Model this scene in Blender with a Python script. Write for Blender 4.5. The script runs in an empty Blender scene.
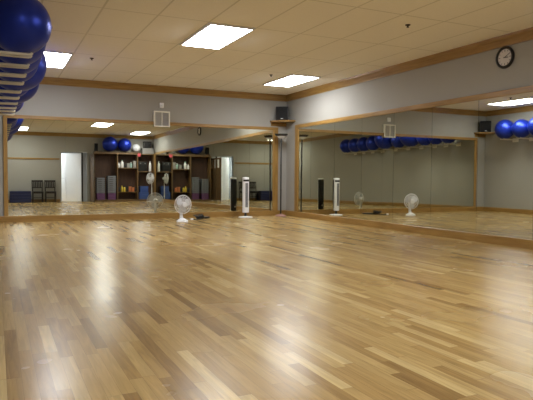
import bpy, bmesh, math, random
from mathutils import Vector, Matrix
random.seed(7)
D = bpy.data
SC = bpy.context.scene
COL = SC.collection
PI = math.pi
H = 2.95            # ceiling height
XL = -6.714         # left wall;  right wall is x = 0
YR = -13.26         # rear wall;  back (mirror) wall is y = 0

# ------------------------------------------------------------------ materials
def mat(name, col, rough=0.5, metal=0.0, spec=0.5, bump=0.0, bscale=60, var=0.0, vscale=4, coat=0.0):
    m = D.materials.new(name); m.use_nodes = True
    nt = m.node_tree; b = nt.nodes['Principled BSDF']
    b.inputs['Base Color'].default_value = (*col, 1)
    b.inputs['Roughness'].default_value = rough
    b.inputs['Metallic'].default_value = metal
    b.inputs['Specular IOR Level'].default_value = spec
    b.inputs['Coat Weight'].default_value = coat
    tc = nt.nodes.new('ShaderNodeTexCoord')
    if var:
        n = nt.nodes.new('ShaderNodeTexNoise'); n.inputs['Scale'].default_value = vscale
        n.inputs['Detail'].default_value = 4
        r = nt.nodes.new('ShaderNodeValToRGB')
        r.color_ramp.elements[0].position = .3; r.color_ramp.elements[1].position = .7
        r.color_ramp.elements[0].color = (*[c * (1 - var) for c in col], 1)
        r.color_ramp.elements[1].color = (*[min(1, c * (1 + var)) for c in col], 1)
        nt.links.new(tc.outputs['Object'], n.inputs['Vector'])
        nt.links.new(n.outputs['Fac'], r.inputs['Fac'])
        nt.links.new(r.outputs['Color'], b.inputs['Base Color'])
    if bump:
        n = nt.nodes.new('ShaderNodeTexNoise'); n.inputs['Scale'].default_value = bscale
        bp = nt.nodes.new('ShaderNodeBump'); bp.inputs['Strength'].default_value = bump
        bp.inputs['Distance'].default_value = .01
        nt.links.new(tc.outputs['Object'], n.inputs['Vector'])
        nt.links.new(n.outputs['Fac'], bp.inputs['Height'])
        nt.links.new(bp.outputs['Normal'], b.inputs['Normal'])
    return m

def emis(name, col, s):
    m = D.materials.new(name); m.use_nodes = True
    b = m.node_tree.nodes['Principled BSDF']
    b.inputs['Base Color'].default_value = (.8, .8, .8, 1)
    b.inputs['Emission Color'].default_value = (*col, 1)
    b.inputs['Emission Strength'].default_value = s
    return m

def wood(name, c0, c1, axis='X', rough=.35, scale=1.0):
    m = D.materials.new(name); m.use_nodes = True
    nt = m.node_tree; b = nt.nodes['Principled BSDF']
    b.inputs['Roughness'].default_value = rough
    tc = nt.nodes.new('ShaderNodeTexCoord'); mp = nt.nodes.new('ShaderNodeMapping')
    s = [14 * scale] * 3; s['XYZ'.index(axis)] = 1.2 * scale
    mp.inputs['Scale'].default_value = s
    n = nt.nodes.new('ShaderNodeTexNoise'); n.inputs['Scale'].default_value = 2.0
    n.inputs['Detail'].default_value = 6; n.inputs['Distortion'].default_value = .6
    r = nt.nodes.new('ShaderNodeValToRGB')
    r.color_ramp.elements[0].position = .3; r.color_ramp.elements[1].position = .72
    r.color_ramp.elements[0].color = (*c0, 1); r.color_ramp.elements[1].color = (*c1, 1)
    nt.links.new(tc.outputs['Object'], mp.inputs['Vector'])
    nt.links.new(mp.outputs['Vector'], n.inputs['Vector'])
    nt.links.new(n.outputs['Fac'], r.inputs['Fac'])
    nt.links.new(r.outputs['Color'], b.inputs['Base Color'])
    return m

def floor_mat():
    m = D.materials.new('oak_strip_floor'); m.use_nodes = True
    nt = m.node_tree; N = nt.nodes; Lk = nt.links; b = N['Principled BSDF']
    def math_(op, a, bb=None, c=None):
        n = N.new('ShaderNodeMath'); n.operation = op
        for i, v in enumerate((a, bb, c)):
            if v is None: continue
            if isinstance(v, (int, float)): n.inputs[i].default_value = v
            else: Lk.new(v, n.inputs[i])
        return n.outputs[0]
    tc = N.new('ShaderNodeTexCoord'); sp = N.new('ShaderNodeSeparateXYZ')
    Lk.new(tc.outputs['Object'], sp.inputs[0])
    W = .064
    u = math_('DIVIDE', sp.outputs['X'], W)
    iu = math_('FLOOR', u); fu = math_('FRACT', u)
    wn = N.new('ShaderNodeTexWhiteNoise'); wn.noise_dimensions = '1D'; Lk.new(iu, wn.inputs['W'])
    ln = math_('MULTIPLY_ADD', wn.outputs['Value'], .5, .5)          # strip length per row
    off = math_('MULTIPLY', wn.outputs['Value'], 37.7)
    v = math_('ADD', math_('DIVIDE', sp.outputs['Y'], ln), off)
    iv = math_('FLOOR', v); fv = math_('FRACT', v)
    cv = N.new('ShaderNodeCombineXYZ'); Lk.new(iu, cv.inputs[0]); Lk.new(iv, cv.inputs[1])
    w2 = N.new('ShaderNodeTexWhiteNoise'); w2.noise_dimensions = '2D'; Lk.new(cv.outputs[0], w2.inputs['Vector'])
    ramp = N.new('ShaderNodeValToRGB'); cr = ramp.color_ramp
    cr.elements[0].position = 0; cr.elements[0].color = (*FL[0], 1)
    cr.elements[1].position = 1; cr.elements[1].color = (*FL[4], 1)
    for p, c in ((.10, FL[1]), (.5, FL[2]), (.85, FL[3])):
        e = cr.elements.new(p); e.color = (*c, 1)
    Lk.new(w2.outputs['Value'], ramp.inputs['Fac'])
    # grain, running with the strips and different on each one
    gv = N.new('ShaderNodeCombineXYZ')
    Lk.new(math_('MULTIPLY', sp.outputs['X'], 26.), gv.inputs[0])
    Lk.new(math_('MULTIPLY', sp.outputs['Y'], 1.6), gv.inputs[1])
    Lk.new(math_('MULTIPLY', w2.outputs['Value'], 60.), gv.inputs[2])
    g = N.new('ShaderNodeTexNoise'); g.inputs['Scale'].default_value = 1.6; g.inputs['Detail'].default_value = 5
    g.inputs['Distortion'].default_value = 1.2
    Lk.new(gv.outputs[0], g.inputs['Vector'])
    gm = N.new('ShaderNodeMapRange'); gm.inputs['From Min'].default_value = .3; gm.inputs['From Max'].default_value = .7
    gm.inputs['To Min'].default_value = .80; gm.inputs['To Max'].default_value = 1.16
    Lk.new(g.outputs['Fac'], gm.inputs['Value'])
    mx = N.new('ShaderNodeMix'); mx.data_type = 'RGBA'; mx.blend_type = 'MULTIPLY'; mx.inputs['Factor'].default_value = 1
    Lk.new(ramp.outputs['Color'], mx.inputs['A']); Lk.new(gm.outputs['Result'], mx.inputs['B'])
    # every strip lies a hair differently, so the gloss breaks up from strip to strip
    bmp = N.new('ShaderNodeBump'); bmp.inputs['Strength'].default_value = .10; bmp.inputs['Distance'].default_value = .004
    lw = N.new('ShaderNodeTexNoise'); lw.inputs['Scale'].default_value = 3.5; lw.inputs['Detail'].default_value = 2
    Lk.new(tc.outputs['Object'], lw.inputs['Vector'])
    Lk.new(math_('ADD', math_('MULTIPLY', g.outputs['Fac'], .12), math_('ADD', math_('MULTIPLY', lw.outputs['Fac'], .15),
           math_('MULTIPLY', math_('MULTIPLY', math_('SUBTRACT', fu, .5), math_('SUBTRACT', w2.outputs['Value'], .5)), .12))), bmp.inputs['Height'])
    Lk.new(bmp.outputs['Normal'], b.inputs['Normal'])
    # thin dark joints
    e1 = math_('LESS_THAN', fu, .025); e2 = math_('LESS_THAN', fv, .004)
    ed = math_('MAXIMUM', e1, e2)
    m2 = N.new('ShaderNodeMix'); m2.data_type = 'RGBA'
    Lk.new(math_('MULTIPLY', ed, .55), m2.inputs['Factor']); Lk.new(mx.outputs['Result'], m2.inputs['A'])
    m2.inputs['B'].default_value = (.10, .055, .025, 1)
    Lk.new(m2.outputs['Result'], b.inputs['Base Color'])
    rg = N.new('ShaderNodeTexNoise'); rg.inputs['Scale'].default_value = 1.3; rg.inputs['Detail'].default_value = 3
    Lk.new(tc.outputs['Object'], rg.inputs['Vector'])
    Lk.new(math_('MULTIPLY_ADD', rg.outputs['Fac'], .10, FROUGH), b.inputs['Roughness'])
    b.inputs['Specular IOR Level'].default_value = .23
    return m

def ceiling_mat():
    m = D.materials.new('ceiling_tiles'); m.use_nodes = True
    nt = m.node_tree; N = nt.nodes; Lk = nt.links; b = N['Principled BSDF']
    tc = N.new('ShaderNodeTexCoord'); sp = N.new('ShaderNodeSeparateXYZ'); Lk.new(tc.outputs['Object'], sp.inputs[0])
    def math_(op, a, bb=None):
        n = N.new('ShaderNodeMath'); n.operation = op
        for i, v in enumerate((a, bb)):
            if v is None: continue
            if isinstance(v, (int, float)): n.inputs[i].default_value = v
            else: Lk.new(v, n.inputs[i])
        return n.outputs[0]
    def line(sock, org, pitch, w):
        f = math_('FRACT', math_('DIVIDE', math_('SUBTRACT', sock, org - w / 2), pitch))
        return math_('LESS_THAN', f, w / pitch)
    e = math_('MAXIMUM', line(sp.outputs['X'], GX, PX, .024), line(sp.outputs['Y'], GY, PY, .024))
    n = N.new('ShaderNodeTexNoise'); n.inputs['Scale'].default_value = 45; n.inputs['Detail'].default_value = 3
    Lk.new(tc.outputs['Object'], n.inputs['Vector'])
    r = N.new('ShaderNodeValToRGB')
    r.color_ramp.elements[0].color = (*[c * .93 for c in CEIL], 1); r.color_ramp.elements[1].color = (*[c * 1.05 for c in CEIL], 1)
    Lk.new(n.outputs['Fac'], r.inputs['Fac'])
    mx = N.new('ShaderNodeMix'); mx.data_type = 'RGBA'
    Lk.new(e, mx.inputs['Factor']); Lk.new(r.outputs['Color'], mx.inputs['A'])
    mx.inputs['B'].default_value = (*[c * k for c, k in zip(CEIL, (.76, .76, .74))], 1)  # shadow lines along the tile grid, painted as a darker tone
    Lk.new(mx.outputs['Result'], b.inputs['Base Color'])
    b.inputs['Roughness'].default_value = .9
    b.inputs['Specular IOR Level'].default_value = .2
    return m

def mirror_mat():
    m = D.materials.new('mirror_glass'); m.use_nodes = True
    nt = m.node_tree; nt.nodes.remove(nt.nodes['Principled BSDF'])
    g = nt.nodes.new('ShaderNodeBsdfAnisotropic') if False else nt.nodes.new('ShaderNodeBsdfGlossy')
    g.inputs['Color'].default_value = (*MIRROR, 1); g.inputs['Roughness'].default_value = 0.0
    nt.links.new(g.outputs[0], nt.nodes['Material Output'].inputs['Surface'])
    return m

# ---- tuned values
GX, PX, GY, PY = -5.32, .6725, -2.68, 1.385
CEIL = (.90, .875, .82)
WALL = (.335, .322, .290)
MIRROR = (.71, .715, .62)
FL = [(.21, .12, .036), (.32, .20, .070), (.375, .245, .090), (.425, .29, .112), (.53, .39, .175)]
FROUGH = .21
LAMP = 15.0

M = {}
M['floor'] = floor_mat(); M['ceiling'] = ceiling_mat(); M['mirror'] = mirror_mat()
M['wall'] = mat('greige_wall_paint', WALL, .75, bump=.03, bscale=120, var=.02, vscale=1.5)
M['oakx'] = wood('oak_trim_along_x', (.23, .122, .027), (.36, .21, .058), 'X')
M['oaky'] = wood('oak_trim_along_y', (.23, .122, .027), (.36, .21, .058), 'Y')
M['oakz'] = wood('oak_trim_upright', (.23, .122, .027), (.36, .21, .058), 'Z')
M['shelf'] = wood('brown_shelf_wood', (.13, .075, .032), (.22, .13, .055), 'Z', .5)
M['shelf_back'] = wood('red_brown_back_panel', (.05, .022, .014), (.085, .038, .022), 'Z', .6)
M['brown'] = wood('dark_brown_panel', (.085, .048, .021), (.15, .09, .042), 'Z', .5)
M['black'] = mat('black_plastic', (.012, .012, .014), .4, var=.1)
M['cloth'] = mat('black_speaker_cloth', (.006, .006, .007), .9, bump=.2, bscale=400)
M['chairwood'] = wood('black_brown_chair_wood', (.010, .008, .007), (.022, .016, .013), 'Z', .45)
M['white'] = mat('white_plastic', (.80, .80, .82), .35, var=.02)
M['cream'] = mat('cream_painted_steel', (.74, .71, .62), .4, var=.03)
M['grille'] = mat('grey_grille', (.50, .48, .44), .6, var=.05, vscale=30)
M['slat'] = mat('mid_grey_slat', (.24, .24, .25), .5, var=.03)
M['greyblk'] = mat('charcoal_grille', (.10, .10, .11), .5, var=.1)
M['ball'] = mat('blue_ball_vinyl', (.012, .034, .36), .33, metal=.55, var=.08, vscale=3)
M['silver'] = mat('silver_ball_vinyl', (.62, .63, .66), .22, var=.05)
M['mat'] = mat('navy_mat_vinyl', (.010, .015, .07), .5, var=.1)
M['matseam'] = mat('navy_mat_seam', (.008, .012, .06), .6)
M['step'] = mat('grey_step_plastic', (.20, .21, .24), .6, var=.06)
M['riser'] = mat('purple_riser_plastic', (.15, .055, .17), .6, var=.06)
M['yellow'] = mat('yellow_plastic', (.62, .46, .05), .4, var=.05)
M['orange'] = mat('orange_plastic', (.50, .16, .06), .4, var=.05)
M['teal'] = mat('pale_teal_plastic', (.30, .45, .42), .4, var=.05)
M['greybox'] = mat('grey_cardboard', (.26, .25, .24), .8, var=.06)
M['blue'] = mat('blue_bin_plastic', (.035, .075, .26), .4, var=.08)
M['red'] = mat('red_cloth', (.45, .06, .08), .8, var=.1, vscale=20)
M['door'] = mat('white_door_paint', (.80, .81, .84), .45, var=.02)
M['hall'] = mat('grey_hall_paint', (.20, .21, .23), .8, var=.02)
M['dark'] = mat('dark_metal', (.020, .019, .019), .45, metal=.2, var=.1)
M['bronze'] = mat('dark_bronze', (.05, .035, .025), .4, metal=.7, var=.1)
M['rose'] = mat('rose_brown_metal', (.36, .20, .18), .4, metal=.2, var=.1)
M['frosted'] = mat('white_frosted_glass', (.78, .80, .82), .3, var=.02)
M['steel'] = mat('brushed_steel', (.55, .55, .57), .3, metal=.9, var=.05)
M['face'] = mat('clock_face_paper', (.62, .58, .56), .35, var=.02, coat=.6)
M['gleam_plug'] = mat('white_gleam_and_plug', (.85, .86, .90), .7, var=.02)  # white of the painted gleams on the screen, also the cord plug
M['lamp'] = emis('troffer_diffuser', (.95, .975, 1.0), LAMP)
M['hallfill'] = emis('added_hall_fill', (.80, .87, 1.0), 60.0)  # glow of the fill panel added in the hall
M['tframe'] = mat('troffer_white_enamel', (.72, .72, .74), .4, var=.02)

# ------------------------------------------------------------------ mesh helpers
def box(bm, x0, x1, y0, y1, z0, z1, bev=0.0):
    r = bmesh.ops.create_cube(bm, size=1)['verts']
    for v in r:
        v.co = Vector(((x0 + x1) / 2 + v.co.x * (x1 - x0), (y0 + y1) / 2 + v.co.y * (y1 - y0), (z0 + z1) / 2 + v.co.z * (z1 - z0)))
    if bev:
        es = list({e for v in r for e in v.link_edges})
        bmesh.ops.bevel(bm, geom=es, offset=bev, segments=2, profile=.6, affect='EDGES')
    return r

def tube(bm, pts, r, seg=10, closed=False):
    """round tube along points; r a number or a list"""
    pts = [Vector(p) for p in pts]; n = len(pts)
    rs = r if isinstance(r, (list, tuple)) else [r] * n
    rings = []; up = None
    for i, p in enumerate(pts):
        a = pts[i - 1] if (i or closed) else p
        c = pts[(i + 1) % n] if (i < n - 1 or closed) else p
        t = (c - a).normalized()
        if up is None:
            up = Vector((0, 0, 1)) if abs(t.z) < .9 else Vector((1, 0, 0))
        s = t.cross(up).normalized(); up = s.cross(t).normalized()
        rings.append([bm.verts.new(p + (s * math.cos(2 * PI * k / seg) + up * math.sin(2 * PI * k / seg)) * rs[i]) for k in range(seg)])
    m = n if closed else n - 1
    for i in range(m):
        A, B = rings[i], rings[(i + 1) % n]
        for k in range(seg):
            bm.faces.new((A[k], A[(k + 1) % seg], B[(k + 1) % seg], B[k]))
    if not closed:
        bm.faces.new(rings[0][::-1]); bm.faces.new(rings[-1])

def lathe(bm, prof, seg=32, mtx=None):
    """profile of (radius, z), closed at both ends on the axis"""
    mtx = mtx or Matrix()
    rings = []
    for r, z in prof:
        if r < 1e-6: rings.append([bm.verts.new(mtx @ Vector((0, 0, z)))])
        else: rings.append([bm.verts.new(mtx @ Vector((r * math.cos(2 * PI * k / seg), r * math.sin(2 * PI * k / seg), z))) for k in range(seg)])
    for A, B in zip(rings, rings[1:]):
        for k in range(seg):
            a0, a1 = A[k % len(A)], A[(k + 1) % len(A)]; b0, b1 = B[k % len(B)], B[(k + 1) % len(B)]
            f = [a0]
            for v in (a1, b1, b0):
                if v not in f: f.append(v)
            if len(f) >= 3: bm.faces.new(f)

def prism(bm, prof, p0, p1, right):
    """extrude profile (offset along `right`, z) from p0 to p1"""
    p0, p1, right = Vector(p0), Vector(p1), Vector(right)
    A = [bm.verts.new(p0 + right * a + Vector((0, 0, b))) for a, b in prof]
    B = [bm.verts.new(p1 + right * a + Vector((0, 0, b))) for a, b in prof]
    n = len(prof)
    for k in range(n): bm.faces.new((A[k], A[(k + 1) % n], B[(k + 1) % n], B[k]))
    bm.faces.new(A[::-1]); bm.faces.new(B)

def sphere(bm, r, c=(0, 0, 0), seg=40, sz=1.0):
    bmesh.ops.create_uvsphere(bm, u_segments=seg, v_segments=seg // 2, radius=r,
                              matrix=Matrix.Translation(c) @ Matrix.Diagonal((1, 1, sz, 1)))

def obj(name, bm, m, parent=None, smooth=False, loc=None):
    bmesh.ops.recalc_face_normals(bm, faces=bm.faces[:])
    me = D.meshes.new(name); bm.to_mesh(me); bm.free()
    me.materials.append(M[m] if isinstance(m, str) else m)
    if smooth:
        for p in me.polygons: p.use_smooth = True
        try: me.set_sharp_from_angle(angle=math.radians(40))
        except Exception: pass
    o = D.objects.new(name, me); COL.objects.link(o)
    if parent: o.parent = parent
    if loc: o.location = loc
    return o

def NB(): return bmesh.new()

def tag(o, label, cat, group=None, kind=None):
    o['label'] = label; o['category'] = cat
    if group: o['group'] = group
    if kind: o['kind'] = kind
    return o

def thing(name, label, cat, loc=(0, 0, 0), rz=0, group=None):
    o = D.objects.new(name, None); COL.objects.link(o)
    o.empty_display_size = .1
    o.location = loc; o.rotation_euler = (0, 0, rz)
    return tag(o, label, cat, group)

def dup(o, parent=None):
    c = o.copy(); COL.objects.link(c)
    if parent: c.parent = parent
    for ch in list(o.children): dup(ch, c)
    return c

def struct(name, bm, m, label=None, cat=None, parent=None, smooth=False):
    o = obj(name, bm, m, parent, smooth)
    o['kind'] = 'structure'
    if label: o['label'] = label; o['category'] = cat
    return o

ORD = ['first', 'second', 'third', 'fourth', 'fifth', 'sixth', 'seventh', 'eighth', 'ninth', 'tenth', 'eleventh', 'twelfth', 'thirteenth']

# ------------------------------------------------------------------ the room
HX0, HX1, HY = -5.3, -2.55, -15.6      # hall behind the doorway
DX0, DX1, DZ = -3.97, -2.90, 2.13      # doorway
bm = NB(); box(bm, XL - .12, .12, HY - .1, .12, -.1, 0); struct('floor', bm, 'floor', 'glossy oak strip floor of the studio', 'floor')
bm = NB(); box(bm, XL - .12, .12, YR - .12, .12, H, H + .1); struct('ceiling', bm, 'ceiling', 'tan tiled drop ceiling over the studio', 'ceiling')
bm = NB(); box(bm, XL, 0, 0, .12, 0, H); struct('wall_back', bm, 'wall', 'pale greige back wall around the long mirror', 'wall')
bm = NB(); box(bm, 0, .12, YR - .12, .12, 0, H); struct('wall_right', bm, 'wall', 'pale greige right wall around its mirror and clock', 'wall')
bm = NB(); box(bm, XL - .12, XL, YR - .12, .12, 0, H); struct('wall_left', bm, 'wall', 'greige left wall carrying the blue ball rack', 'wall')
bm = NB()
box(bm, XL, DX0, YR - .12, YR, 0, H); box(bm, DX1, 0, YR - .12, YR, 0, H); box(bm, DX0, DX1, YR - .12, YR, DZ, H)
struct('wall_rear', bm, 'wall', 'greige rear wall with the doorway, seen in the mirror', 'wall')
# hall behind the doorway
bm = NB()
box(bm, HX0 - .1, HX1 + .1, HY - .1, HY, 0, 2.5); box(bm, HX0 - .1, HX0, HY, YR - .12, 0, 2.5); box(bm, HX1, HX1 + .1, HY, YR - .12, 0, 2.5)
struct('wall_hall', bm, 'hall', 'grey walls of the hall beyond the doorway', 'wall')
bm = NB(); box(bm, HX0 - .1, HX1 + .1, HY - .1, YR - .12, 2.5, 2.6); struct('ceiling_hall', bm, 'hall', 'grey ceiling of the hall beyond the doorway', 'ceiling')

# crown moulding
ch = .149
prof = [(0, H - ch), (.018, H - ch), (.022, H - ch + .02), (.03, H - ch + .035), (.05, H - .05), (.062, H - .03), (.066, H), (0, H)]
for i, (p0, p1, rt, m, w) in enumerate([((XL, 0, 0), (0, 0, 0), (0, -1, 0), 'oakx', 'back'), ((0, 0, 0), (0, YR, 0), (-1, 0, 0), 'oaky', 'right'),
                                     ((XL, YR, 0), (XL, 0, 0), (1, 0, 0), 'oaky', 'left'), ((XL, YR, 0), (0, YR, 0), (0, 1, 0), 'oakx', 'rear')]):
    bm = NB(); prism(bm, prof, p0, p1, rt)
    struct('trim_%d' % (i + 1), bm, m, 'oak crown moulding along the top of the %s wall' % w, 'trim')
# baseboards / mirror sills
bp = [(0, 0), (.03, 0), (.03, .105), (.02, .122), (0, .122)]
bm = NB(); prism(bm, [(0, 0), (.055, 0), (.055, .118), (.05, .124), (0, .124)], (XL, 0, 0), (0, 0, 0), (0, -1, 0)); struct('baseboard_back', bm, 'oakx', 'oak base under the back mirror', 'baseboard')
bm = NB(); prism(bm, [(0, 0), (.055, 0), (.055, .118), (.05, .124), (0, .124)], (0, -.055, 0), (0, YR, 0), (-1, 0, 0)); struct('baseboard_right', bm, 'oaky', 'oak base under the right wall mirror', 'baseboard')
bm = NB(); prism(bm, bp, (XL, YR, 0), (XL, -.055, 0), (1, 0, 0)); struct('baseboard_left', bm, 'oaky', 'oak baseboard of the left wall', 'baseboard')
bm = NB(); prism(bm, bp, (XL + .03, YR, 0), (DX0 - .07, YR, 0), (0, 1, 0)); struct('baseboard_rear', bm, 'oakx', 'oak baseboard of the rear wall', 'baseboard')
# mirror frames
bm = NB(); box(bm, -6.36, -.25, -.045, 0, 2.085, 2.155, .004)
struct('trim_5', bm, 'oakx', 'oak top rail of the back mirror', 'trim')
bm = NB(); box(bm, -6.36, -6.285, -.045, 0, .124, 2.085, .004); struct('trim_6', bm, 'oakz', 'oak stile at the left end of the back mirror', 'trim')
bm = NB(); box(bm, -.387, -.25, -.045, 0, .124, 2.085, .004); struct('trim_7', bm, 'oakz', 'oak stile at the right end of the back mirror by the corner', 'trim')
RM1 = -12.75
bm = NB(); box(bm, -.045, 0, RM1 - .08, -.52, 2.105, 2.185, .004); struct('trim_8', bm, 'oaky', 'oak top rail of the right wall mirror', 'trim')
bm = NB(); box(bm, -.045, 0, -.665, -.52, .124, 2.105, .004); struct('trim_9', bm, 'oakz', 'oak stile of the right wall mirror by the corner', 'trim')
bm = NB(); box(bm, -.045, 0, RM1 - .08, RM1, .124, 2.105, .004); struct('trim_10', bm, 'oakz', 'oak stile at the rear end of the right wall mirror', 'trim')
# chair rail on the rear wall, door casing
bm = NB(); box(bm, XL, DX0 - .07, YR, YR + .025, 1.80, 1.87, .006); struct('trim_11', bm, 'oakx', 'oak rail across the rear wall above the black chairs', 'trim')
bm = NB()
box(bm, DX0 - .07, DX0, YR - .13, YR + .02, 0, DZ + .07); box(bm, DX1, DX1 + .07, YR - .13, YR + .02, 0, DZ + .07); box(bm, DX0, DX1, YR - .13, YR + .02, DZ, DZ + .07)
struct('trim_12', bm, 'wall', 'painted casing around the rear doorway', 'trim')

# ------------------------------------------------------------------ mirrors
def panel(name, ax, a0, a1, z0, z1, lean, yaw, label, group):
    """a glass panel 6 mm thick; ax 'x' lies on the back wall, ax 'y' on the right wall"""
    bm = NB(); w = abs(a1 - a0) - (.001 if ax == 'x' else .005)
    box(bm, -w / 2, w / 2, -.003, .003, 0, z1 - z0)
    o = obj(name, bm, 'mirror'); c = (a0 + a1) / 2
    if ax == 'x': o.matrix_world = Matrix.Translation((c, -.024, z0)) @ Matrix.Rotation(yaw, 4, 'Z') @ Matrix.Rotation(lean, 4, 'X')
    else: o.matrix_world = Matrix.Translation((-.024, c, z0)) @ Matrix.Rotation(-PI / 2 + yaw, 4, 'Z') @ Matrix.Rotation(lean, 4, 'X')
    bm = NB(); box(bm, -abs(a1 - a0) / 2, abs(a1 - a0) / 2, .0035, .0055, 0, z1 - z0); obj('backing', bm, 'black', o)
    tag(o, label, 'mirror', group)
LEAN_L, LEAN_R, YAW_R, LEAN_RW = -math.radians(.40), -math.radians(.45), math.radians(-.05), -math.radians(.10)
bx = [-.387, -1.67, -2.953, -4.06, -5.18, -6.285]
for i in range(5):
    rgt = i < 2
    panel('mirror_panel', 'x', bx[i], bx[i + 1], .124, 2.085, LEAN_R if rgt else LEAN_L, YAW_R if rgt else 0,
          '%s tall mirror panel on the back wall counting left from the corner' % ORD[i], 'mirror panels on the back wall')
ry = [-.665] + [-1.26 - .991 * k for k in range(11)] + [RM1]
for i in range(12):
    panel('mirror_panel', 'y', ry[i], ry[i + 1], .124, 2.105, LEAN_RW, 0,
          '%s tall mirror panel on the right wall counting from the corner' % ORD[i], 'mirror panels on the right wall')

# ------------------------------------------------------------------ ceiling lights
def cell(cx, cy):
    return cx, cy
def troffer(cx, cy, label):
    t = thing('ceiling_light', label, 'ceiling light', (cx, cy, H), 0, 'fluorescent ceiling panels')
    hx, hy = PX / 2 - .012, PY / 2 - .012
    bm = NB()
    for x0, x1, y0, y1 in ((-hx, hx, -hy, -hy + .03), (-hx, hx, hy - .03, hy), (-hx, -hx + .03, -hy + .03, hy - .03), (hx - .03, hx, -hy + .03, hy - .03)):
        box(bm, x0, x1, y0, y1, -.022, 0)
    obj('frame', bm, 'tframe', t)
    bm = NB()
    # shallow pillow shaped lens
    n = 6; G = []
    X, Y = hx - .03, hy - .03
    for i in range(n + 1):
        G.append([bm.verts.new((-X + 2 * X * i / n, -Y + 2 * Y * j / n, -.020 - .045 * math.sin(PI * i / n) ** .4 * math.sin(PI * j / n) ** .4)) for j in range(n + 1)])
    for i in range(n):
        for j in range(n): bm.faces.new((G[i][j], G[i][j + 1], G[i + 1][j + 1], G[i + 1][j]))
    r = bmesh.ops.extrude_face_region(bm, geom=bm.faces[:])
    for v in [g for g in r['geom'] if isinstance(g, bmesh.types.BMVert)]: v.co.z = -.002
    obj('diffuser', bm, 'lamp', t)
    return t
gx = lambda k: GX + PX * (k + .5)
gy = lambda k: GY + PY * (k + .5)
troffer(gx(2), gy(-2), 'bright fluorescent ceiling panel nearest the middle of the ceiling in front')
troffer(gx(6), gy(0), 'bright fluorescent ceiling panel above the corner speaker')
troffer(gx(-1), gy(0), 'bright fluorescent ceiling panel beside the blue balls at left')
troffer(gx(3), gy(-5), 'fluorescent ceiling panel in the middle of the rear ceiling, seen in the mirror')
troffer(gx(6), gy(-7), 'fluorescent ceiling panel in front of the shelving unit, seen in the mirror')
troffer(gx(-1), gy(-7), 'fluorescent ceiling panel above the blue mat bench, seen in the mirror')

# sprinkler heads
def sprinkler(x, y, label):
    t = thing('fire_sprinkler', label, 'sprinkler', (x, y, H), 0, 'ceiling sprinklers')
    bm = NB(); lathe(bm, [(0, 0), (.035, 0), (.032, -.010), (.018, -.016), (0, -.016)], 20); obj('escutcheon', bm, 'bronze', t, True)
    bm = NB(); lathe(bm, [(0, -.016), (.012, -.016), (.010, -.03), (.018, -.032), (.018, -.036), (0, -.036)], 16); obj('deflector', bm, 'bronze', t, True)
sprinkler(-5.0, -2.4, 'small dark ceiling sprinkler right of the light by the blue balls')
sprinkler(-1.6, -2.4, 'small dark ceiling sprinkler beside the light over the corner')
sprinkler(-1.6, -6.5, 'small dark ceiling sprinkler above left of the wall clock')

# ------------------------------------------------------------------ back wall fittings
t = thing('wall_vent', 'white framed air vent with grey grille over the back mirror', 'air vent', (-3.153, -.046, 2.04))
bm = NB()
w, h = .18, .348
for x0, x1, z0, z1 in ((-w, w, 0, .028), (-w, w, h - .028, h), (-w, -w + .026, .028, h - .028), (w - .026, w, .028, h - .028), (-.011, .011, .028, h - .028)):
    box(bm, x0, x1, -.03, 0, z0, z1)
obj('frame', bm, 'cream', t)
bm = NB(); box(bm, -w + .02, w - .02, -.006, 0, .02, h - .02)
for k in range(19):
    z = .035 + k * .0155
    prism(bm, [(.006, z), (.022, z - .008), (.022, z - .005), (.006, z + .003)], (-w + .026, 0, 0), (-.011, 0, 0), (0, -1, 0))
    prism(bm, [(.006, z), (.022, z - .008), (.022, z - .005), (.006, z + .003)], (.011, 0, 0), (w - .026, 0, 0), (0, -1, 0))
obj('grille', bm, 'grille', t)
bm = NB(); box(bm, -w, w, 0, .046, .12, h); obj('wall_box', bm, 'cream', t)
t = thing('motion_sensor', 'small white motion sensor on the wall above the air vent', 'sensor', (-3.147, 0, 2.465))
bm = NB(); box(bm, -.045, .045, -.05, 0, 0, .11, .012); obj('housing', bm, 'white', t, True)
bm = NB(); sphere(bm, .03, (0, -.045, .05), 16); obj('lens', bm, 'frosted', t, True)

# wall clock on the right wall
t = thing('wall_clock', 'round black rimmed wall clock high on the right wall', 'clock', (0, -6.67, 2.645))
RX = Matrix.Rotation(-PI / 2, 4, 'Y')       # local z -> -x
bm = NB(); lathe(bm, [(0, 0), (.15, 0), (.155, .012), (.15, .035), (.135, .042), (.118, .03), (.116, .018), (0, .018)], 48, RX); obj('rim', bm, 'black', t, True)
bm = NB(); lathe(bm, [(0, .0185), (.1165, .0185), (.1165, .021), (0, .021)], 48, RX); obj('face', bm, 'face', t, True)
for k in range(12):
    bm = NB()
    a = k * PI / 6; l = .018 if k % 3 else .028
    r0, r1 = .108 - l, .108; wd = .004
    d = Vector((0, -math.sin(a), math.cos(a))); s = Vector((0, math.cos(a), math.sin(a)))
    vs = []
    for x in (-.0208, -.0222):
        for (rr, ss) in ((r0, -wd), (r1, -wd), (r1, wd), (r0, wd)):
            vs.append(bm.verts.new(d * rr + s * ss + Vector((x, 0, 0))))
    bm.faces.new(vs[:4][::-1]); bm.faces.new(vs[4:])
    for i in range(4): bm.faces.new((vs[i], vs[(i + 1) % 4], vs[4 + (i + 1) % 4], vs[4 + i]))
    obj('hour_mark', bm, 'black', t)
for nm, a, ln, wd in (('hour_hand', math.radians(95), .06, .006), ('minute_hand', math.radians(62), .092, .004)):
    bm = NB(); d = Vector((0, -math.sin(a), math.cos(a)))
    tube(bm, [Vector((-.025, 0, 0)) - d * .015, Vector((-.025, 0, 0)) + d * ln], wd, 6); obj(nm, bm, 'black', t)

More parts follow.
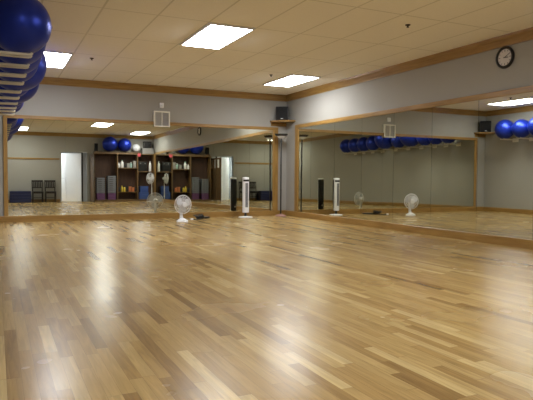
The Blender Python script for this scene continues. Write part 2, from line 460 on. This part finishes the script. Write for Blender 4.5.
# corner shelf and speakers
def corner_shelf(cx, sx, la, lb, label):
    t = thing('corner_shelf', label, 'shelf', (cx, 0, 2.275))
    bm = NB()
    pts = [(0, 0), (sx * la, 0), (sx * la, -.12), (sx * .14, -lb), (0, -lb)]
    A = [bm.verts.new((x, y, 0)) for x, y in pts]; B = [bm.verts.new((x, y, .035)) for x, y in pts]
    bm.faces.new(A); bm.faces.new(B[::-1])
    for k in range(5): bm.faces.new((A[k], A[(k + 1) % 5], B[(k + 1) % 5], B[k]))
    obj('shelf_board', bm, 'oakx', t)
    bm = NB(); prism(bm, [(0, -.09), (.022, -.09), (.022, 0), (0, 0)], (sx * .02, 0, 0), (sx * (la - .03), 0, 0), (0, -1, 0)); obj('cleat', bm, 'oakx', t)
def speaker(x, y, z, rz, label):
    t = thing('loudspeaker', label, 'speaker', (x, y, z), rz)
    bm = NB(); box(bm, -.15, .15, -.10, .12, 0, .33, .012); obj('cabinet', bm, 'black', t, True)
    bm = NB(); box(bm, -.135, .135, -.118, -.10, .015, .315, .006); obj('grille', bm, 'cloth', t, True)
    bm = NB(); box(bm, -.03, .03, -.121, -.118, .03, .042); obj('badge', bm, 'steel', t)
corner_shelf(0, -1, .46, .46, 'oak corner shelf holding the loudspeaker at the far corner')
speaker(-.225, -.20, 2.31, -math.radians(30), 'black loudspeaker on the oak shelf in the far corner')
corner_shelf(XL, 1, .46, .46, 'oak corner shelf at the left end of the back wall, seen in the right mirror')
speaker(XL + .24, -.21, 2.31, math.radians(35), 'black loudspeaker on the left corner shelf beside the blue balls')

# ------------------------------------------------------------------ blue balls on the wall rack
balls = [(-6.76, .275), (-6.17, .275), (-5.58, .275), (-4.98, .275), (-4.21, .375), (-3.52, .275), (-2.83, .375), (-2.18, .27), (-1.65, .25), (-1.10, .27)]
ZR = 2.05
def bracket(first=None):
    pass
proto = None
names = ['nearest the camera'] + ['%s from the camera' % o for o in ORD[1:]]
for i, (y, r) in enumerate(balls):
    big = r > .3
    lab = '%s ball bracket %s on the left wall rack' % ('white steel two-rod', names[i])
    if proto is None:
        proto = thing('ball_bracket', lab, 'bracket', (XL, y, ZR), 0, 'ball brackets on the left wall')
        bm = NB(); box(bm, 0, .012, -.10, .10, -.06, .05, .003); obj('wall_plate', bm, 'cream', proto)
        for s in (-1, 1):
            bm = NB(); tube(bm, [(.008, s * .06, 0), (.50, s * .06, .0), (.522, s * .06, .004), (.53, s * .06, .018)], .013, 10); obj('rod', bm, 'cream', proto, True)
    else:
        c = dup(proto); c.location = (XL, y, ZR); c['label'] = lab
    zc = ZR + math.sqrt((r + .013) ** 2 - .06 ** 2)
    xb = XL + .43 + (.05 if big else 0)
    bm = NB(); sphere(bm, r, (0, 0, 0), 48)
    o = obj('exercise_ball', bm, 'ball', None, True, (xb, y, zc + .001))
    tag(o, '%s blue exercise ball, %s on the left wall rack' % ('large' if big else 'shiny', names[i]), 'exercise ball', 'blue exercise balls on the wall rack')
    bm = NB(); lathe(bm, [(0, 0), (.012, 0), (.010, .005), (0, .006)], 14, Matrix.Rotation(PI / 2, 4, 'Y') @ Matrix.Translation((0, 0, r - .001)))
    obj('valve_plug', bm, 'ball', o, True)

# ------------------------------------------------------------------ torchiere lamp in the corner
t = thing('floor_lamp', 'slim black torchiere floor lamp standing unlit in the corner', 'floor lamp', (-.307, -.319, 0))
bm = NB(); lathe(bm, [(0, 0), (.135, 0), (.138, .010), (.13, .025), (.07, .042), (.03, .06), (0, .05)], 36); obj('base', bm, 'rose', t, True)
bm = NB(); lathe(bm, [(0, .05), (.017, .05), (.017, .62), (.021, .625), (.021, .64), (.017, .645), (.017, 1.22), (.021, 1.225), (.021, 1.24), (.017, 1.245), (.017, 1.87), (0, 1.87)], 16); obj('pole', bm, 'dark', t, True)
bm = NB(); lathe(bm, [(0, 1.862), (.03, 1.865), (.075, 1.885), (.105, 1.925), (.100, 1.927), (.07, 1.893), (0, 1.88)], 36); obj('glass_bowl', bm, 'frosted', t, True)
bm = NB(); lathe(bm, [(.095, 1.92), (.15, 1.945), (.158, 1.975), (.150, 1.975), (.14, 1.95), (.095, 1.928), (.095, 1.92)], 36); obj('rim', bm, 'dark', t, True)

# ------------------------------------------------------------------ tower fan
t = thing('tower_fan', 'white tower fan with black back on the floor by the back mirror', 'fan', (-1.265, -.40, 0), math.radians(-4))
bm = NB(); lathe(bm, [(0, 0), (.165, 0), (.167, .01), (.155, .02), (.05, .032), (0, .034)], 40); obj('base', bm, 'white', t, True)
bm = NB(); lathe(bm, [(0, .03), (.035, .03), (.028, .06), (.028, .13), (0, .13)], 20); obj('neck', bm, 'black', t, True)
def arc(r, a0, a1, n, y0=0): return [(r * math.sin(a0 + (a1 - a0) * k / n), y0 - r * math.cos(a0 + (a1 - a0) * k / n)) for k in range(n + 1)]
def extr(bm, pts, z0, z1):
    A = [bm.verts.new((x, y, z0)) for x, y in pts]; B = [bm.verts.new((x, y, z1)) for x, y in pts]
    n = len(pts)
    bm.faces.new(A); bm.faces.new(B[::-1])
    for k in range(n): bm.faces.new((A[k], A[(k + 1) % n], B[(k + 1) % n], B[k]))
bm = NB(); extr(bm, arc(.078, -PI / 2, PI / 2, 16), .115, .905); obj('front_housing', bm, 'white', t, True)
bm = NB(); extr(bm, arc(.076, PI / 2, 3 * PI / 2, 16), .12, .895)
box(bm, -.05, .05, .070, .078, .30, .86)
obj('back_housing', bm, 'black', t, True)
bm = NB()
extr(bm, arc(.0795, -.42, .42, 6) + [(.02, -.06), (-.02, -.06)], .24, .80); obj('front_grille', bm, 'greyblk', t)
bm = NB()
for k in range(28):
    z = .25 + k * .0195
    extr(bm, arc(.0815, -.42, .42, 6) + [(.02, -.066), (-.02, -.066)], z, z + .008)
obj('grille_slats', bm, 'slat', t)
bm = NB(); lathe(bm, [(0, .895), (.079, .895), (.080, .915), (.07, .932), (0, .938)], 32); obj('top_cap', bm, 'white', t, True)
bm = NB(); extr(bm, arc(.081, -1.1, 1.1, 10) + [(.03, -.05), (-.03, -.05)], .835, .88); obj('control_panel', bm, 'black', t)
bm = NB(); lathe(bm, [(0, .076), (.02, .076), (.02, .085), (0, .087)], 18, Matrix.Translation((0, 0, .22)) @ Matrix.Rotation(-PI / 2, 4, 'X')); obj('cord_grommet', bm, 'steel', t, True)

# ------------------------------------------------------------------ desk and pedestal fans
def fan_head(t, R, zc, dep, guard, blade):
    """axis along local -y, centre at height zc"""
    A = Matrix.Translation((0, 0, zc)) @ Matrix.Rotation(PI / 2, 4, 'X')      # local z -> -y
    bm = NB(); lathe(bm, [(0, -.13), (.04, -.13), (.055, -.10), (.058, -.03), (.05, -.01), (0, -.01)], 24, A); obj('motor', bm, 'white', t, True)
    bm = NB()
    def ring(r, z, w): tube(bm, [A @ Vector((r * math.cos(2 * PI * k / 40), r * math.sin(2 * PI * k / 40), z)) for k in range(40)], w, 6, True)
    def shell(z, z1):
        for k in range(44):
            a = 2 * PI * k / 44
            P = [A @ Vector((r * math.cos(a + tw), r * math.sin(a + tw), zz)) for r, zz, tw in
                 ((.05, z1, 0), (R * .45, z1 - (z1 - z) * .08, .1), (R * .8, z1 - (z1 - z) * .4, .17), (R, z, .22))]
            tube(bm, P, .0022, 4)
    shell(.03, .03 + dep / 2); shell(.03, .03 - dep / 2)
    ring(R, .03, .006); ring(R * .62, .03 + dep * .38, .002); ring(R * .62, .03 - dep * .38, .002)
    obj('guard', bm, guard, t, True)
    bm = NB(); lathe(bm, [(0, .02 + dep / 2), (.055, .02 + dep / 2), (.05, .04 + dep / 2), (0, .044 + dep / 2)], 24, A); obj('guard_badge', bm, 'white', t, True)
    bm = NB(); lathe(bm, [(0, 0), (.035, 0), (.035, .05), (0, .055)], 20, A)
    for k in range(3):
        b0 = 2 * PI * k / 3 + .4; g = []
        for i in range(7):
            rr = .03 + (R * .88 - .03) * i / 6; row = []
            for j in range(5):
                wj = (j / 4 - .5) * (.5 + .95 * math.sin(PI * (.15 + .75 * i / 6)))
                row.append(bm.verts.new(A @ Vector((rr * math.cos(b0 + wj), rr * math.sin(b0 + wj), .03 + .03 * wj))))
            g.append(row)
        fs = [bm.faces.new((g[i][j], g[i][j + 1], g[i + 1][j + 1], g[i + 1][j])) for i in range(6) for j in range(4)]
        r = bmesh.ops.extrude_face_region(bm, geom=fs)
        for v in [q for q in r['geom'] if isinstance(q, bmesh.types.BMVert)]: v.co.y -= .003
    obj('blades', bm, blade, t, True)
M['blade'] = mat('clear_grey_blade', (.55, .56, .58), .3, var=.03)
t = thing('desk_fan', 'small white desk fan standing on the floor before the back mirror', 'fan', (-3.015, -1.14, 0), math.radians(12))
bm = NB(); lathe(bm, [(0, 0), (.120, 0), (.124, .012), (.115, .032), (.075, .055), (.045, .075), (0, .075)], 36)
obj('base', bm, 'white', t, True)
bm = NB(); tube(bm, [(0, .03, .05), (0, .045, .13), (0, .06, .28), (0, .06, .362)], [.042, .032, .026, .026], 14); obj('neck', bm, 'white', t, True)
bm = NB(); box(bm, -.025, .025, -.112, -.07, .02, .04, .006); obj('switch', bm, 'grille', t)
fan_head(t, .192, .362, .13, 'white', 'blade')
t = thing('pedestal_fan', 'tall white pedestal fan beside the shelving unit, seen in the mirror', 'fan', (-.36, -12.25, 0), math.radians(-118))
bm = NB(); lathe(bm, [(0, 0), (.20, 0), (.20, .012), (.06, .035), (.03, .06), (0, .06)], 32); obj('base', bm, 'white', t, True)
bm = NB(); tube(bm, [(0, .06, .05), (0, .06, .6), (0, .06, .601), (0, .06, 1.03)], [.022, .022, .016, .016], 14); obj('pole', bm, 'white', t, True)
fan_head(t, .245, 1.02, .17, 'white', 'blade')

# ------------------------------------------------------------------ cord on the floor
t = thing('power_strip', 'black power strip lying on the floor right of the desk fan', 'power strip', (-2.26, -.36, 0), math.radians(25))
bm = NB(); box(bm, -.14, .14, -.03, .03, 0, .04, .006); obj('housing', bm, 'black', t, True)
for k in range(4):
    bm = NB(); box(bm, -.10 + k * .052, -.065 + k * .052, -.018, .018, .04, .043); obj('socket', bm, 'grille', t)
bm = NB(); box(bm, .095, .125, -.012, .012, .04, .052, .003); obj('switch', bm, 'orange', t)
bm = NB(); P = []
for k in range(90):
    a = k / 90 * 2 * PI * 4.4; r = .055 + .02 * math.sin(k * .37) + .035 * (k / 90)
    P.append((r * 1.35 * math.cos(a), r * .8 * math.sin(a), .012 + .085 * k / 90 + .012 * math.sin(k * .9)))
P += [(.0, -.12, .02), (-.1, -.16, .009), (-.2, -.15, .009)]
tube(bm, P, .009, 8)
o = obj('extension_cord', bm, 'dark', None, True, (-2.43, -.52, 0)); tag(o, 'dark coiled extension cord on the floor beside the power strip', 'cord')
bm = NB(); box(bm, -.25, -.195, -.166, -.134, .0, .03, .005); obj('plug', bm, 'gleam_plug', o)

# ------------------------------------------------------------------ rear of the room, seen in the mirrors
# doorway: glazed sidelight, mullion and the open leaf
bm = NB(); box(bm, -3.135, -3.085, YR - .12, YR + .005, 0, DZ); struct('trim_13', bm, 'dark', 'dark mullion beside the open white door', 'trim')
t = thing('door_1', 'white door standing open into the bright hall, seen in the mirror', 'door', (-3.14, YR - .06, 0), math.radians(180 + 30)); t['kind'] = 'structure'
LW = .92
bm = NB(); box(bm, 0, LW, -.02, .02, .01, DZ - .02, .003); obj('door_leaf', bm, 'door', t)
for s in (-1, 1):
    bm = NB(); tube(bm, [(LW - .07, s * .018, 1.02), (LW - .07, s * .07, 1.02), (LW - .18, s * .07, 1.02)], .011, 10); obj('door_handle', bm, 'steel', t, True)
t = thing('ceiling_light', 'unseen fill light panel added in the hall to brighten the open door', 'ceiling light', (-4.75, -14.15, 2.5), math.radians(90))  # added out of view so the door leaf reads bright
bm = NB(); box(bm, -.62, .62, -.33, .33, -.02, 0); obj('frame', bm, 'tframe', t)
bm = NB(); box(bm, -.58, .58, -.29, .29, -.035, -.02, .004); obj('diffuser', bm, 'hallfill', t)

M['sidelight'] = D.materials.new('frosted_sidelight_glass'); M['sidelight'].use_nodes = True
_nt = M['sidelight'].node_tree; _tr = _nt.nodes.new('ShaderNodeBsdfTranslucent'); _tr.inputs['Color'].default_value = (.55, .57, .60, 1)
_df = _nt.nodes['Principled BSDF']; _df.inputs['Base Color'].default_value = (.8, .82, .85, 1); _df.inputs['Roughness'].default_value = .5
_mx = _nt.nodes.new('ShaderNodeMixShader'); _mx.inputs[0].default_value = .7
_nt.links.new(_df.outputs[0], _mx.inputs[1]); _nt.links.new(_tr.outputs[0], _mx.inputs[2]); _nt.links.new(_mx.outputs[0], _nt.nodes['Material Output'].inputs['Surface'])
bm = NB(); box(bm, -3.083, DX1 - .002, YR - .055, YR - .05, .01, DZ - .01); struct('window_1', bm, 'sidelight', 'narrow frosted sidelight beside the open white door', 'window')
# blue mat bench
bm = NB()
t = thing('gym_mat', 'navy blue folded gym mat block against the rear wall, seen in the mirror', 'gym mat', (-5.60, YR + .33, 0))
for k in range(4):
    bm = NB(); box(bm, -.40, .40, -.25, .25, k * .12 + .001, k * .12 + .119, .02); obj('mat_fold', bm, 'mat', t, True)
for a in (-.402, .385):
    bm = NB(); box(bm, a, a + .017, -.24, .24, .02, .46); obj('end_seam', bm, 'matseam', t)

# two black slat-back chairs
def chair(x, y, rz, label):
    t = thing('side_chair', label, 'chair', (x, y, 0), rz, 'black chairs by the rear wall')
    bm = NB(); box(bm, -.21, .21, -.21, .20, .43, .465, .012); obj('seat', bm, 'black', t, True)
    bm = NB(); box(bm, -.20, .20, -.19, -.165, .375, .43); box(bm, -.20, .20, .165, .19, .375, .43); box(bm, -.20, -.175, -.165, .165, .375, .43); box(bm, .175, .20, -.165, .165, .375, .43); obj('seat_apron', bm, 'chairwood', t)
    for sx in (-1, 1):
        bm = NB(); tube(bm, [(sx * .19, .185, 0), (sx * .19, .18, .43)], [.016, .021], 8); obj('leg', bm, 'chairwood', t, True)
        bm = NB(); tube(bm, [(sx * .185, -.22, 0), (sx * .185, -.19, .44), (sx * .19, -.20, .6), (sx * .205, -.27, .93)], [.016, .021, .02, .016], 8); obj('leg', bm, 'chairwood', t, True)
    for z0, z1, y0 in ((.855, .93, -.268), (.60, .635, -.205)):
        bm = NB(); box(bm, -.20, .20, y0, y0 + .022, z0, z1, .004); obj('back_rail', bm, 'chairwood', t)
    for k in range(5):
        xx = -.13 + k * .065
        bm = NB(); tube(bm, [(xx, -.195, .63), (xx, -.222, .74), (xx, -.255, .86)], .021, 6); obj('back_slat', bm, 'chairwood', t, True)
    bm = NB()
    for a, b in (((-.19, .18, .2), (-.187, -.205, .2)), ((.19, .18, .2), (.187, -.205, .2)), ((-.19, .0, .2), (.19, .0, .2))): tube(bm, [a, b], .010, 6)
    obj('stretcher', bm, 'chairwood', t)
chair(-4.94, YR + .36, 0, 'black slat-back chair beside the blue gym mat, seen in the mirror')
chair(-4.44, YR + .36, 0, 'black slat-back chair nearer the open white door, seen in the mirror')

# tall folding screen at the end of the shelving
t = thing('folding_screen', 'dark brown three-panel folding screen at the end of the shelving, seen in the mirror', 'folding screen', (-2.80, YR, 0))
pp = [(.03, .05), (-.03, .50), (.04, .96), (-.01, 1.42)]
for k in range(3):
    (xa, ya), (xb, yb) = pp[k], pp[k + 1]
    d = Vector((xb - xa, yb - ya, 0)); L = d.length
    pn = NB(); box(pn, 0.004, L - .004, -.014, .014, .04, 2.02, .004)
    for z in (.04, .68, 1.34, 1.96): box(pn, .004, L - .004, -.02, .02, z, z + .06, .003)
    box(pn, .004, .045, -.02, .02, .0, 2.02, .003); box(pn, L - .045, L - .004, -.02, .02, .0, 2.02, .003)
    o = obj('screen_panel', pn, 'brown', t); o.location = (xa, ya, 0); o.rotation_euler = (0, 0, math.atan2(d.y, d.x))
    if True:
        bm = NB(); box(bm, L / 2 - .07, L / 2 + .07, -.026, -.021, 1.55, 1.93); q = obj('gleam_strip', bm, 'gleam_plug', o)  # white gleam near the panel top, painted as a thin strip

# shelving unit: three bays against the rear wall
U0, U1, U2, U3 = -2.66, -1.685, -.80, -.05
FY, BY = YR + .45, YR + .02
ZT = 2.08
t = thing('shelving_unit', 'brown wooden three-bay shelving unit along the rear wall, seen in the mirror', 'shelving', (0, 0, 0))
for x, wd in ((U0, .04), (U1, .04), (U2, .04), (U3, .04)):
    bm = NB(); box(bm, x - wd / 2, x + wd / 2, BY, FY, 0, ZT, .003); obj('upright', bm, 'shelf', t)
bm = NB(); box(bm, U0 - .02, U2 + .02, BY, FY + .01, ZT, ZT + .04, .003); obj('top_board', bm, 'shelf', t)
bm = NB(); box(bm, U2 + .021, U3 + .02, BY, FY + .01, ZT, ZT + .04, .003); obj('top_board', bm, 'shelf', t)
for x0, x1, z, in ((U1, U2, 1.46), (U1, U2, .40), (U2, U3, 1.31), (U0, U1, .06), (U1, U2, .06), (U2, U3, .06)):
    bm = NB(); box(bm, x0 + .021, x1 - .021, BY + .013, FY - .005, z, z + .03, .003); obj('shelf_board', bm, 'shelf', t)
bm = NB(); box(bm, U0 - .02, U3 + .02, BY - .012, BY, 0, ZT); obj('back_panel', bm, 'shelf_back', t)
for x0, x1 in ((U0, U1), (U1, U2), (U2, U3)):
    bm = NB(); box(bm, x0 + .021, x1 - .021, FY - .03, FY - .015, 0, .059); obj('kick_board', bm, 'shelf', t)
YC = FY - .21
# stacks of aerobic steps in the first bay
def steps(x, n_r, n_p, which):
    g1 = 'purple risers in the %s step stack' % which; g2 = 'grey steps in the %s step stack' % which
    z = .091; a = b = None
    for k in range(n_r):
        if a is None:
            bm = NB(); box(bm, -.165, .165, -.19, .19, 0, .062, .012); box(bm, -.14, .14, -.16, .16, .0621, .068)
            a = obj('step_riser', bm, 'riser', None, True); c = a
        else: c = dup(a)
        c.location = (x, YC, z); tag(c, 'purple riser at the bottom of the %s stack of exercise steps' % which, 'step riser', g1); z += .069
    for k in range(n_p):
        if b is None:
            bm = NB(); box(bm, -.175, .175, -.20, .20, .022, .078, .014)
            for sx in (-1, 1):
                for sy in (-1, 1): box(bm, sx * .13 - .025, sx * .13 + .025, sy * .15 - .025, sy * .15 + .025, 0, .03)
            box(bm, -.155, .155, -.18, .18, .0781, .083)
            b = obj('exercise_step', bm, 'step', None, True); c = b
        else: c = dup(b)
        c.location = (x, YC, z); tag(c, 'grey exercise step in the %s stack inside the shelving' % which, 'exercise step', g2); z += .084
steps(-2.40, 4, 8, 'shorter left')
steps(-1.93, 4, 9, 'taller right')
# items on the shelves
def bottle(x, y, z, r, h, m, capm, label, cat='bottle', group=None, name='bottle'):
    t = thing(name, label, cat, (x, y, z), 0, group)
    bm = NB(); lathe(bm, [(0, 0), (r * .92, 0), (r, .01), (r, h * .62), (r * .8, h * .74), (r * .36, h * .84), (r * .36, h * .9), (0, h * .9)], 20); obj('body', bm, m, t, True)
    bm = NB(); lathe(bm, [(0, h * .88), (r * .45, h * .88), (r * .45, h), (0, h)], 16); obj('cap', bm, capm, t, True)
def carton(x, y, z, w, d, h, m, label, cat='box', group=None, name='storage_box', lid=True):
    t = thing(name, label, cat, (x, y, z), 0, group)
    bm = NB(); box(bm, -w / 2, w / 2, -d / 2, d / 2, 0, h * (.8 if lid else 1), .006); obj('body', bm, m, t, True)
    if lid:
        bm = NB(); box(bm, -w / 2 - .006, w / 2 + .006, -d / 2 - .006, d / 2 + .006, h * .8 + .001, h, .005); obj('lid', bm, m, t, True)
Z1 = 1.491; Z2 = .431; Z3 = 1.341
bottle(-1.60, YC + .08, Z1, .05, .22, 'white', 'white', 'white plastic bottle at the left end of the upper shelf')
bottle(-1.46, YC + .06, Z1, .07, .34, 'white', 'teal', 'tall white jug with teal cap on the upper shelf')
carton(-1.33, YC + .05, Z1, .09, .16, .14, 'black', 'small black box between jug and grey boxes on the upper shelf', name='small_box')
carton(-1.20, YC + .05, Z1, .12, .18, .20, 'greybox', 'grey lidded box beside the black box on the upper shelf')
bottle(-1.07, YC + .06, Z1, .055, .25, 'teal', 'white', 'pale teal bottle between grey boxes on the upper shelf')
carton(-.92, YC + .04, Z1, .13, .2, .30, 'greybox', 'taller grey lidded box at the right end of the upper shelf')
carton(-1.59, YC + .08, Z2, .11, .16, .20, 'black', 'black box at the left end of the lower shelf', name='small_box')
bottle(-1.475, YC + .08, Z2, .05, .27, 'yellow', 'yellow', 'yellow bottle at left on the lower shelf')
bottle(-1.365, YC + .09, Z2, .05, .24, 'yellow', 'black', 'yellow bottle with black cap on the lower shelf')
carton(-1.255, YC + .08, Z2, .09, .16, .24, 'black', 'black box between yellow bottles and orange boxes on the lower shelf', name='small_box')
carton(-1.13, YC + .08, Z2, .11, .16, .23, 'orange', 'orange lidded box at left on the lower shelf')
carton(-1.00, YC + .08, Z2, .11, .16, .19, 'orange', 'shorter orange lidded box on the lower shelf')
bottle(-.88, YC + .09, Z2, .045, .2, 'black', 'black', 'black bottle at the right end of the lower shelf')
# third bay
t = thing('stereo', 'black stereo box on the shelf behind the pedestal fan, seen in the mirror', 'stereo', (-.56, YC, Z3))
bm = NB(); box(bm, -.19, .19, -.15, .15, 0, .42, .01); obj('case', bm, 'black', t, True)
bm = NB(); box(bm, -.17, .17, .15, .16, .03, .28, .004); obj('speaker_grille', bm, 'cloth', t)
for s in (-1, 1):
    bm = NB(); lathe(bm, [(0, 0), (.02, 0), (.018, .02), (0, .02)], 16, Matrix.Translation((s * .1, .15, .35)) @ Matrix.Rotation(-PI / 2, 4, 'X')); obj('knob', bm, 'steel', t, True)
bottle(-.22, YC + .1, Z3, .06, .46, 'white', 'white', 'tall white bottle beside the black stereo on the shelf')
carton(-.52, YC, .091, .42, .34, .30, 'blue', 'lower blue storage bin in the right bay of the shelving', 'storage bin', name='storage_bin')
carton(-.50, YC, .392, .36, .32, .28, 'blue', 'upper blue storage bin stacked in the right bay of the shelving', 'storage bin', name='storage_bin')
# on top
ZTT = ZT + .0405
bm = NB(); box(bm, -2.66, -.66, YC - .14, YC + .14, 0, .07, .008)
o = obj('dark_plank', bm, 'brown', None, False, (0, 0, ZTT)); tag(o, 'long dark plank on the shelving top carrying two blue balls and a silver one', 'plank')
carton(-.31, YC - .03, ZTT, .50, .34, .26, 'greybox', 'wide grey box lying on top of the shelving by the right wall')
carton(-.32, YC, ZTT + .2615, .32, .28, .30, 'black', 'black box on the wide grey box above the shelving', name='equipment_case')
for x, r, m, lab, nm in ((-1.99, .325, 'ball', 'larger blue exercise ball on top of the shelving, at left, seen in the mirror', 'exercise_ball'),
                       (-1.345, .30, 'ball', 'smaller blue exercise ball on top of the shelving beside the silver one', 'exercise_ball'),
                       (-.81, .18, 'silver', 'shiny silver ball on top of the shelving', 'exercise_ball')):
    # each rests in a ring stand
    zc = ZTT + r + .0705
    bm = NB(); sphere(bm, r, (0, 0, 0), 40); o = obj(nm, bm, m, None, True, (x, YR + max(.24, r + .02), zc + .001)); tag(o, lab, 'exercise ball', 'balls on top of the shelving')
    bm = NB(); lathe(bm, [(0, r - .001), (.01, r - .001), (.008, r + .004), (0, r + .004)], 12); obj('valve_plug', bm, m, o, True)
t = thing('loudspeaker', 'small black loudspeaker at the left end of the shelving top', 'speaker', (-2.56, YC, ZTT + .0705))
bm = NB(); box(bm, -.07, .07, -.08, .08, 0, .34, .008); obj('cabinet', bm, 'black', t, True)
bm = NB(); box(bm, -.06, .06, .08, .09, .02, .32, .004); obj('grille', bm, 'cloth', t)
bm = NB()
prism(bm, [(.04, 0), (.17, 0), (.19, -.008), (.19, -.14), (.182, -.14), (.182, -.016), (.172, -.011), (.04, -.012)], (-.80, FY - .16, ZTT + .0125), (-.68, FY - .16, ZTT + .0125), (0, 1, 0))
o = obj('red_cloth', bm, 'red'); tag(o, 'red cloth draped over the front edge of the shelving top', 'cloth')

# ------------------------------------------------------------------ camera, world, view
cam = D.cameras.new('camera'); co = D.objects.new('camera', cam); COL.objects.link(co)
f, yaw, pitch, roll = 567.166, .44494, -.040565, -.006633
cam.sensor_width = 36; cam.lens = f / 533 * 36; cam.clip_start = .02
F = Vector((math.sin(yaw) * math.cos(pitch), math.cos(yaw) * math.cos(pitch), math.sin(pitch)))
R0 = Vector((math.cos(yaw), -math.sin(yaw), 0)); U0_ = R0.cross(F)
cr, sr = math.cos(roll), math.sin(roll)
Rv = R0 * cr - U0_ * sr; Uv = R0 * sr + U0_ * cr
mw = Matrix((Rv, Uv, -F)).transposed().to_4x4(); mw.translation = Vector((-6.497, -12.50, .9432))
co.matrix_world = mw
SC.camera = co
w = D.worlds.new('world'); SC.world = w; w.use_nodes = True
w.node_tree.nodes['Background'].inputs['Color'].default_value = (.5, .55, .6, 1)
w.node_tree.nodes['Background'].inputs['Strength'].default_value = .05
vs = SC.view_settings
vs.view_transform = 'Standard'; vs.look = 'None'; vs.gamma = 1; vs.use_curve_mapping = False
vs.exposure = 0.9
cy = SC.cycles
cy.max_bounces = 14; cy.glossy_bounces = 8; cy.diffuse_bounces = 6; cy.transmission_bounces = 4
cy.sample_clamp_indirect = 6.0
cy.use_denoising = True
